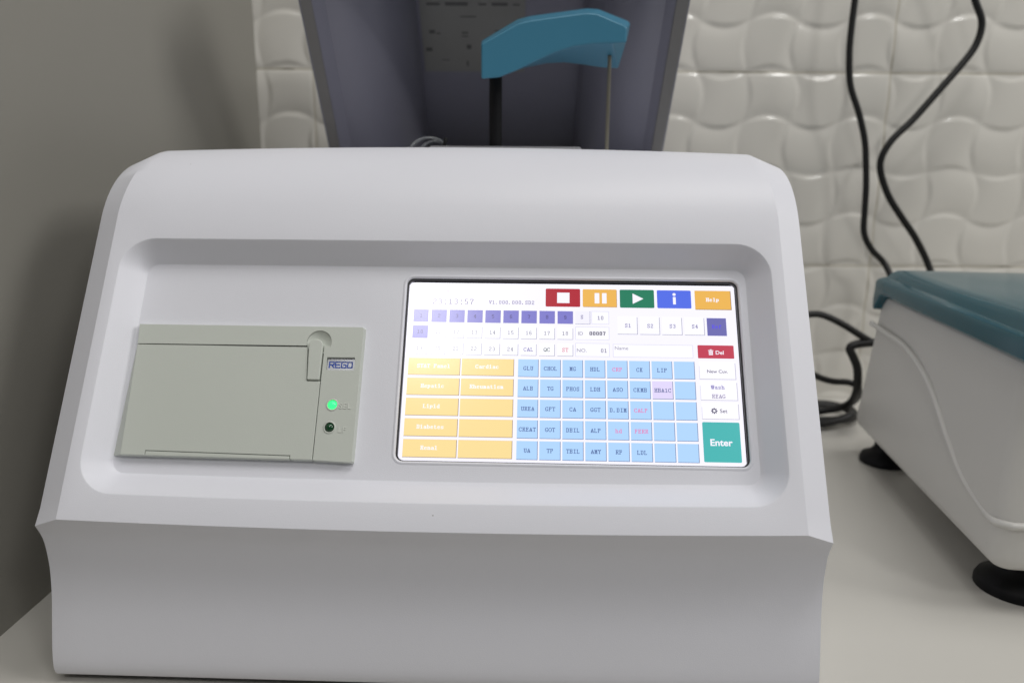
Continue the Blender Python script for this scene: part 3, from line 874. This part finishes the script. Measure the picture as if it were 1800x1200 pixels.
# raised lettering beside the lamps
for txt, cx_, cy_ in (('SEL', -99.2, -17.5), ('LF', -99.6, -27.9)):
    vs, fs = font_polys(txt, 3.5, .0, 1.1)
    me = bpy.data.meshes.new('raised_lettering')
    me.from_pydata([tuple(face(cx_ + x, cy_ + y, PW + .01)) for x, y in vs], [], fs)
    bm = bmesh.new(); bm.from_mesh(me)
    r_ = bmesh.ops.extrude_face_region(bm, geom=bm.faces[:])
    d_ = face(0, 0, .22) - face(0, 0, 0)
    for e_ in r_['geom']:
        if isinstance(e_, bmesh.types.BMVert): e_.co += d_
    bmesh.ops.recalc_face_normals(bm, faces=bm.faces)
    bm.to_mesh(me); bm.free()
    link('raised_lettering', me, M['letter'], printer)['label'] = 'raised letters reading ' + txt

# ------------------------------------------------------------------ deck, arm and lid behind the hump
bm = bmesh.new()
zt = .0138
pts = [(-.052, .48), (.042, .48), (.042, .535), (-.052, .535)]
A = [bm.verts.new(W((x, y, -.02))) for x, y in pts]; B = [bm.verts.new(W((x, y, zt))) for x, y in pts]
bm.faces.new(A[::-1]); bm.faces.new(B)
for k in range(4): bm.faces.new((A[k], A[(k + 1) % 4], B[(k + 1) % 4], B[k]))
bmesh.ops.recalc_face_normals(bm, faces=bm.faces)
o = from_bm('reagent_tray', bm, M['deck'], root); bevel(o, .0015, 2)

# sampling arm: hollow blue cover on a black post, steel needle
arm_f = [(-.0200, .0540), (-.0200, .0745), (.0020, .0862), (.0095, .0880), (.0433, .0925), (.0500, .0920), (.0670, .0855), (.0684, .0840), (.0684, .0755), (.060, .0752), (.048, .0748), (.036, .0732), (.0245, .0695), (.0130, .0645), (.0010, .0588), (-.0090, .0550)]
arm_b = [(-.0200, .0560), (-.0200, .0760), (.0020, .0885), (.0100, .0905), (.0440, .0950), (.0510, .0945), (.0690, .0880), (.0704, .0865), (.0690, .0790), (.0640, .0605), (.0525, .0612), (.042, .0628), (.031, .0640), (.0200, .0634), (.0060, .0606), (-.0060, .0575)]
bm = bmesh.new()
A = [bm.verts.new(W((x, .472, z * .472 / .49 * 1.0))) for x, z in arm_f]
A = A
for v_, (x, z) in zip(A, arm_f): v_.co = W((x * .472 / .49, .472, z * .472 / .49))
B = [bm.verts.new(W((x * 1.045, .512, z * 1.045))) for x, z in arm_b]
n = len(A)
bm.faces.new(A[::-1]); bm.faces.new(B)
for k in range(n): bm.faces.new((A[k], A[(k + 1) % n], B[(k + 1) % n], B[k]))
bmesh.ops.recalc_face_normals(bm, faces=bm.faces)
arm = from_bm('sampling_arm', bm, M['teal_arm'], root); bevel(arm, .0022, 3, 22)
bm = bmesh.new(); tube_bm(bm, [W((-.0112, .490, -.02)), W((-.0112, .490, .066))], .0040, 20, True, 1)
from_bm('post', bm, M['black'], arm, True, 40)
bm = bmesh.new(); tube_bm(bm, [W((.0585, .490, .0)), W((.0585, .490, .068))], .0012, 12, True, 1)
from_bm('needle', bm, M['needle'], arm, True, 40)
# clear tube looping over the tray, held by a clip
lp = []
for k in range(13):
    a_ = pi * k / 12
    lp.append(W((-.0530 - .0125 * cos(a_), .490 + .006 * sin(a_ * .5), .0085 + .0105 * sin(a_))))
tube('clear_tube', lp, .00085, M['tube'], root, 10, 4)
lp2 = []
for k in range(11):
    a_ = pi * k / 10
    lp2.append(W((-.0500 - .0105 * cos(a_), .497, .0065 + .0105 * sin(a_))))
tube('clear_tube', lp2, .00085, M['tube'], root, 10, 4)
bm = bmesh.new(); tube_bm(bm, [W((-.0440, .486, .0100)), W((-.0425, .486, .0155)), W((-.0420, .487, .0185))], .0013, 10, True, 4)
from_bm('hose_clip', bm, M['black'], root, True, 40)

# lid: a tub hinged at the back, raised and leaning over the machine, seen into
S0, S1, LD = -.050, .150, .070
LE = Vector((0, -.59, .8074)); LN = Vector((0, .8074, .59)); LP = Vector((0, .611, 0))
def onlid(x, s, d): return W(LP + LE * s + LN * d + Vector((x, 0, 0)))
XLO, XRO, XLI, XRI = -.1417, .1150, -.1257, .1003
def section():
    P = [(XLO, .003), (XLO, 0), (XLO + .0088, -.0006), (XLO + .0098, .0004), (XLI, .006)]
    nf = 16
    for k in range(1, nf + 1):
        a_ = pi / 2 * k / nf; P.append((XLI + .052 * sin(a_), .006 + (LD - .006) * (1 - cos(a_))))
    for k in range(nf, 0, -1):
        a_ = pi / 2 * k / nf; P.append((XRI - .048 * sin(a_), .006 + (LD - .006) * (1 - cos(a_))))
    P += [(XRI, .006), (XRO - .0098, .0004), (XRO - .0088, -.0006), (XRO, 0), (XRO, .003)]
    Q = []
    for k in range(1, 13):
        a_ = pi / 2 * k / 13; Q.append((XRO - .040 * (1 - cos(a_)), .003 + (LD + .010) * sin(a_)))
    for k in range(12, 0, -1):
        a_ = pi / 2 * k / 13; Q.append((XLO + .040 * (1 - cos(a_)), .003 + (LD + .010) * sin(a_)))
    return P, Q
bm = bmesh.new()
zs = [S0 + (S1 - S0) * k / 12 for k in range(13)]
P, Q = section()
prev = None
for z in zs:
    row = [bm.verts.new(onlid(x, z, d)) for x, d in P + Q]
    if prev:
        for k in range(len(row)): bm.faces.new((prev[k], prev[(k + 1) % len(row)], row[(k + 1) % len(row)], row[k]))
    else: bm.faces.new(row[::-1])
    prev = row
out = [P[0], P[1], P[-2], P[-1]] + Q
capA = [bm.verts.new(onlid(x, S1, d)) for x, d in out]; capB = [bm.verts.new(onlid(x * .97, S1 + .014, d * .97)) for x, d in out]
n = len(out)
bm.faces.new(capA[::-1]); bm.faces.new(capB)
for k in range(n): bm.faces.new((capA[k], capA[(k + 1) % n], capB[(k + 1) % n], capB[k]))
bmesh.ops.recalc_face_normals(bm, faces=bm.faces)
lid = from_bm('raised_lid', bm, M['lid'], root, True, 30)
lid['label'] = 'violet-grey tub-shaped lid standing open'
# grey seals along the two long rims
for x_o, x_i in ((XLO + .0018, XLO + .0088), (XRO - .0014, XRO - .0092)):
    bm = bmesh.new(); rr_ = []
    for z in zs:
        rr_.append([bm.verts.new(onlid(x, z, d)) for x, d in ((x_o, .001), (x_o, -.0024), (x_i, -.0024), (x_i, .001))])
    for A, B in zip(rr_, rr_[1:]):
        for k in range(4): bm.faces.new((A[k], A[(k + 1) % 4], B[(k + 1) % 4], B[k]))
    bm.faces.new(rr_[0]); bm.faces.new(rr_[-1])
    bmesh.ops.recalc_face_normals(bm, faces=bm.faces)
    from_bm('rim_seal', bm, M['lidrim'], lid)
# paper label on the back of the lid
mi = []; vs = []; fs = []
def flat(poly, d, i):
    b_ = len(vs)
    vs.extend(onlid(x, z, LD - d) for x, z in poly); fs.append(tuple(range(b_, b_ + len(poly)))); mi.append(i)
flat([(-.0711, .0438), (.0080, .0438), (.0085, .135), (-.0715, .135)], .0006, 0)
for x_, z_, w_, h_ in ((-.066, .0975, .010, .0018), (-.052, .0972, .017, .0026), (-.027, .0976, .006, .0016), (-.017, .0973, .012, .0024), (-.001, .0976, .005, .0014), (-.041, .0885, .012, .0010),
                       (-.0655, .0755, .0045, .0028), (-.0600, .0750, .003, .0012), (-.0405, .0755, .005, .0014), (-.0405, .0730, .005, .0010), (-.0690, .0610, .0050, .0030), (-.0370, .0630, .0036, .0036), (-.0375, .0485, .0015, .0046), (-.0150, .0775, .011, .0010), (-.0570, .0535, .006, .0008),
                       (-.060, .115, .030, .003), (-.020, .115, .018, .003)):
    flat([(x_, z_), (x_ + w_, z_), (x_ + w_, z_ + h_), (x_, z_ + h_)], .0009, 1)
pydata('paper_label', vs, fs, [M['paper'], M['ink']], lid, mi=mi)

# ------------------------------------------------------------------ centrifuge
CZ = -.215
CR = Vector((.2725, .5765, TZ)); CF_ = Vector((.2420, .345, TZ))
dirv = (CR - CF_).normalized(); angc = math.atan2(-dirv.x, dirv.y)
cen = empty('centrifuge', (CF_.x, CF_.y, TZ), angc)
tag(cen, 'small cream centrifuge with a dark teal lid on black suction feet', 'centrifuge')
CL = (CR - CF_).length; CWD = .20
def crect(d=0.0, r=.011, y0=0, y1=None): return rrect(d, CWD - d, y0 + d, (CL if y1 is None else y1) - d, max(.002, r - d), 8, 1, 6)
bm = bmesh.new(); rows = []
for z, d in ((.018, .010), (.0195, .0045), (.0225, .0012), (.027, 0), (.060, .0012), (.120, .0030), (.1245, .0033), (.1268, .0046), (.1275, .007)):
    rows.append([bm.verts.new((x, y - (.20 * max(0, z - .027) * max(0, y / CL)), z)) for x, y in crect(d)])
n = len(rows[0])
for A, B in zip(rows, rows[1:]):
    for k in range(n): bm.faces.new((A[k], A[(k + 1) % n], B[(k + 1) % n], B[k]))
bm.faces.new(rows[0][::-1]); bm.faces.new(rows[-1])
bmesh.ops.recalc_face_normals(bm, faces=bm.faces)
from_bm('casing', bm, M['cwhite'], cen, True, 50)
# raised S-shaped bead on the side
RC = Matrix.Rotation(-angc, 3, 'Z')
bead = []
for (x_, y_, z_) in ((.255, .5400, -.1000), (.255, .5251, -.1043), (.255, .5000, -.1070), (.255, .4737, -.111), (.255, .4444, -.1254), (.255, .4187, -.1498), (.255, .3993, -.1665), (.255, .3769, -.1766), (.255, .3579, -.1796)):
    pw = Vector((x_, y_, z_))
    # slide along the sight line onto the side of the casing
    for _ in range(6):
        lcl = RC @ (pw - Vector((CF_.x, CF_.y, CZ)))
        tx = .0012 + (lcl.z - .06) * .00003 + .0009
        pw = pw * (1 + (tx - lcl.x) / max(.05, pw.length))
    lcl = RC @ (pw - Vector((CF_.x, CF_.y, CZ)))
    bead.append((lcl.x - .0007, lcl.y, lcl.z))
bead = [p for p in bead if .018 < p[1] < CL - .012]
last = bead[-1]
print('bead', [tuple(round(c, 4) for c in p) for p in bead])
bead += [(.011 - .011 * cos(a_), .011 - .011 * sin(a_), last[2] + .0008 * a_) for a_ in (.25, .6, 1.0, 1.4)] + [(.03, -.0002, last[2] + .003), (.06, -.0002, last[2] + .010)]
tube('trim_bead', bead, .0019, M['cwhite'], cen, 10, 6)
# black strip painting the shade in the gap under the lid
bm = bmesh.new(); rows = []
for z, d in ((.1265, .006), (.1305, .006)):
    rows.append([bm.verts.new((x, min(y, CL - .034), z)) for x, y in crect(d)])
for k in range(n): bm.faces.new((rows[0][k], rows[0][(k + 1) % n], rows[1][(k + 1) % n], rows[1][k]))
from_bm('gap_shade', bm, M['gap_shade'], cen)
# lid
bm = bmesh.new(); rows = []
def lrect(d, r=.005): return rrect(d, CWD - d, -.004 + d, CL - .025 - d, max(.002, r - max(d, 0)), 8, 1, 12)
NL = len(lrect(0))
def lid_row(z, d, wob=0.0):
    out_ = []
    for x, y in lrect(d):
        # towards the front the shoulder sinks into a step along the side
        f_ = min(1, max(0, (.11 - y) / .07)); f_ = f_ * f_ * (3 - 2 * f_)
        out_.append(bm.verts.new((x + (wob * f_ if x < CWD / 2 else 0), y, z - (0.0022 * f_ if wob else 0))))
    return out_
for z, d, wb in ((.1290, .0020, 0), (.1288, -.0020, 0), (.1300, -.0030, 0), (.1370, -.0028, 0), (.1392, -.0012, 0), (.1400, .0008, .0012), (.1408, .0035, .004), (.1440, .0055, .0045), (.1462, .0085, .003), (.1470, .016, 0)):
    rows.append(lid_row(z, d, wb))
for A, B in zip(rows, rows[1:]):
    for k in range(NL): bm.faces.new((A[k], A[(k + 1) % NL], B[(k + 1) % NL], B[k]))
bm.faces.new(rows[0][::-1]); bm.faces.new(rows[-1])
bmesh.ops.recalc_face_normals(bm, faces=bm.faces)
clid = from_bm('lid', bm, M['cteal'], cen, True, 40)
# hinge hook hanging from the rear corner of the lid
bm = bmesh.new()
hp = [(-.0, CL + .004, .1392), (-.0, CL - .0145, .1300), (-.0, CL - .006, .1268), (-.0, CL - .0015, .1215), (-.0, CL + .0035, .1160), (-.0, CL + .0065, .1165), (-.0, CL + .0075, .1240)]
hp = [(y - .0305, z) for _, y, z in hp]
A = [bm.verts.new((-.0027, y, z)) for y, z in hp]; B = [bm.verts.new((.03, y, z)) for y, z in hp]
bm.faces.new(A); bm.faces.new(B[::-1])
for k in range(len(A)): bm.faces.new((A[k], B[k], B[(k + 1) % len(A)], A[(k + 1) % len(A)]))
bmesh.ops.recalc_face_normals(bm, faces=bm.faces)
o = from_bm('hinge_hook', bm, M['cteal'], clid); bevel(o, .0018, 3)
for ch in list(cen.children) + [g for c in cen.children for g in c.children]:
    ch.data.transform(Matrix.Translation((0, 0, CZ - TZ)))
# suction feet
def foot(x, y, r):
    bm = bmesh.new(); rows = []
    for rr_, z in ((r, 0), (r, .003), (r * .93, .0058), (r * .62, .0085), (r * .45, .0125), (r * .42, .030)):
        rows.append([bm.verts.new((x + rr_ * cos(t), y + rr_ * sin(t), z)) for t in [2 * pi * j / 32 for j in range(32)]])
    for A, B in zip(rows, rows[1:]):
        for j in range(32): bm.faces.new((A[j], A[(j + 1) % 32], B[(j + 1) % 32], B[j]))
    bm.faces.new(rows[0][::-1]); bm.faces.new(rows[-1])
    bmesh.ops.recalc_face_normals(bm, faces=bm.faces)
    from_bm('suction_foot', bm, M['black'], cen, True, 50)
foot(.030, .033, .0205); foot(.021, CL - .018, .0180); foot(CWD - .03, .03, .0235); foot(CWD - .03, CL - .02, .0205)

# ------------------------------------------------------------------ cables
def onY(pts, Y, dy=0):
    return [(x * Y / .64, Y + (dy[i] if dy else 0), z * Y / .64) for i, (x, z) in enumerate(pts)]
A_ = [(.2715, .190), (.2690, .160), (.2678, .1317), (.2672, .108), (.2678, .0895), (.2710, .0679), (.2803, .0459), (.2872, .025), (.2903, .0056), (.2924, -.012), (.2934, -.0314), (.2950, -.0500), (.3030, -.0640), (.3180, -.0798)]
B_ = [(.335, .190), (.350, .160), (.3621, .1324), (.3699, .1157), (.3674, .0987), (.357, .0825), (.3425, .0640), (.3250, .0420), (.3083, .0238), (.3020, .0056), (.3107, -.0173), (.3250, -.0370), (.3390, -.0547), (.3543, -.0805)]
fl = .69
ca = [(x * fl / .64, fl, z * fl / .64) for x, z in A_]; cb = [(x * fl / .64, fl, z * fl / .64) for x, z in B_]
ca += [(.349, .66, -.125), (.352, .62, -.150)]; cb += [(.388, .665, -.13), (.385, .62, -.165)]
o = tube('black_cable', ca, .0028, M['cable'], None, 12, 8)
tag(o, 'black cable hanging nearly straight down the tiled wall, nearer the analyser', 'cable', 'cables hanging behind the centrifuge')
o = tube('black_cable', cb, .0030, M['cable'], None, 12, 8)
tag(o, 'black cable hanging down the tiled wall in a wide S-bend', 'cable', 'cables hanging behind the centrifuge')
def atY(pts): return [(x * Y / .6, Y, z * Y / .6) for x, z, Y in pts]
o = tube('black_cable', [(.03, .685, -.185), (.11, .675, -.170), (.165, .630, -.148)] + atY([(.195, -.132, .60), (.2120, -.1210, .60), (.2295, -.1145, .60), (.2420, -.1120, .60), (.2520, -.1132, .60), (.2680, -.1205, .60), (.2863, -.1314, .60), (.305, -.1415, .605)]), .0028, M['cable'], None, 12, 6)
tag(o, 'short black cord arching from behind the analyser to the back of the centrifuge', 'cable', 'cords behind the centrifuge')
o = tube('black_cable', atY([(.310, -.1325, .60), (.2940, -.1350, .60), (.2800, -.1368, .60), (.2752, -.1400, .60), (.2785, -.1470, .60), (.2825, -.1550, .60), (.2842, -.1640, .60), (.2846, -.1760, .605), (.2815, -.1850, .62), (.2740, -.1900, .632), (.2580, -.1932, .640), (.2350, -.1975, .642), (.215, -.1985, .642)]) + [(.16, .665, -.2140), (.09, .678, -.2165), (.02, .680, -.2165)], .0034, M['cable'], None, 12, 6)
tag(o, 'thick black cord kinked at the back of the centrifuge and dropping to the counter', 'cable', 'cords behind the centrifuge')
o = tube('black_cable', [(.02, .695, -.195), (.10, .690, -.185), (.160, .655, -.165)] + atY([(.205, -.150, .61), (.2260, -.1545, .61), (.2403, -.1588, .61), (.2520, -.1645, .61), (.2640, -.1680, .61), (.2780, -.1690, .61), (.2860, -.1740, .613), (.2850, -.1830, .62), (.2760, -.1895, .632), (.262, -.1925, .64), (.244, -.1890, .648), (.220, -.1850, .65)]) + [(.17, .680, -.205), (.09, .692, -.2170), (.02, .692, -.2170)], .0027, M['cable'], None, 12, 6)
tag(o, 'thin black cord sagging between the analyser and the cord bundle', 'cable', 'cords behind the centrifuge')
o = tube('black_cable', [(.03, .705, -.2165), (.12, .690, -.2165), (.215, .668, -.2140), (.262, .676, -.2140), (.290, .684, -.2135), (.306, .678, -.2140), (.312, .660, -.2140), (.303, .642, -.2135), (.280, .636, -.2140), (.250, .640, -.2140), (.236, .652, -.2135), (.250, .664, -.2095), (.285, .660, -.2075), (.304, .650, -.2080), (.296, .634, -.2095), (.266, .626, -.2140), (.215, .620, -.2140), (.165, .640, -.2165), (.10, .664, -.2165), (.02, .666, -.2165)], .0036, M['cable'], None, 12, 6)
tag(o, 'black cord lying coiled on the counter in the corner behind the analyser', 'cable', 'cords behind the centrifuge')

# ------------------------------------------------------------------ light
w = bpy.data.worlds.new('World'); scene.world = w; w.use_nodes = True
bgn = w.node_tree.nodes['Background']; bgn.inputs[0].default_value = (.93, .95, 1.0, 1); bgn.inputs[1].default_value = .065
def area(name, loc, target, sx, sy, power, color=(1, 1, 1)):
    l = bpy.data.lights.new(name, 'AREA'); l.shape = 'RECTANGLE'; l.size = sx; l.size_y = sy; l.energy = power; l.color = color
    o = bpy.data.objects.new(name, l); col.objects.link(o); o.location = loc
    o.rotation_euler = (Vector(target) - Vector(loc)).to_track_quat('-Z', 'Y').to_euler()
    return o
area('ceiling_lamp', (.30, .10, 1.5), (.1, .40, 0), 1.1, .3, 10.5, (1, .985, .96))
area('ceiling_lamp', (1.0, -.90, 1.15), (-.1, .5, 0), .30, .07, 4.0, (1, .985, .965))
area('ceiling_lamp', (-.38, -.82, 1.4), (-.05, .36, -.05), .25, .25, 3.1, (1, .985, .97))
area('window_light', (1.65, -.02, 1.12), (-.1, .55, .05), .68, .68, 12.0, (1, .985, .96))

scene.view_settings.view_transform = 'Standard'; scene.view_settings.look = 'None'
scene.view_settings.exposure = .1; scene.view_settings.gamma = 1; scene.view_settings.use_curve_mapping = False
scene.cycles.use_denoising = True
scene.cycles.max_bounces = 8
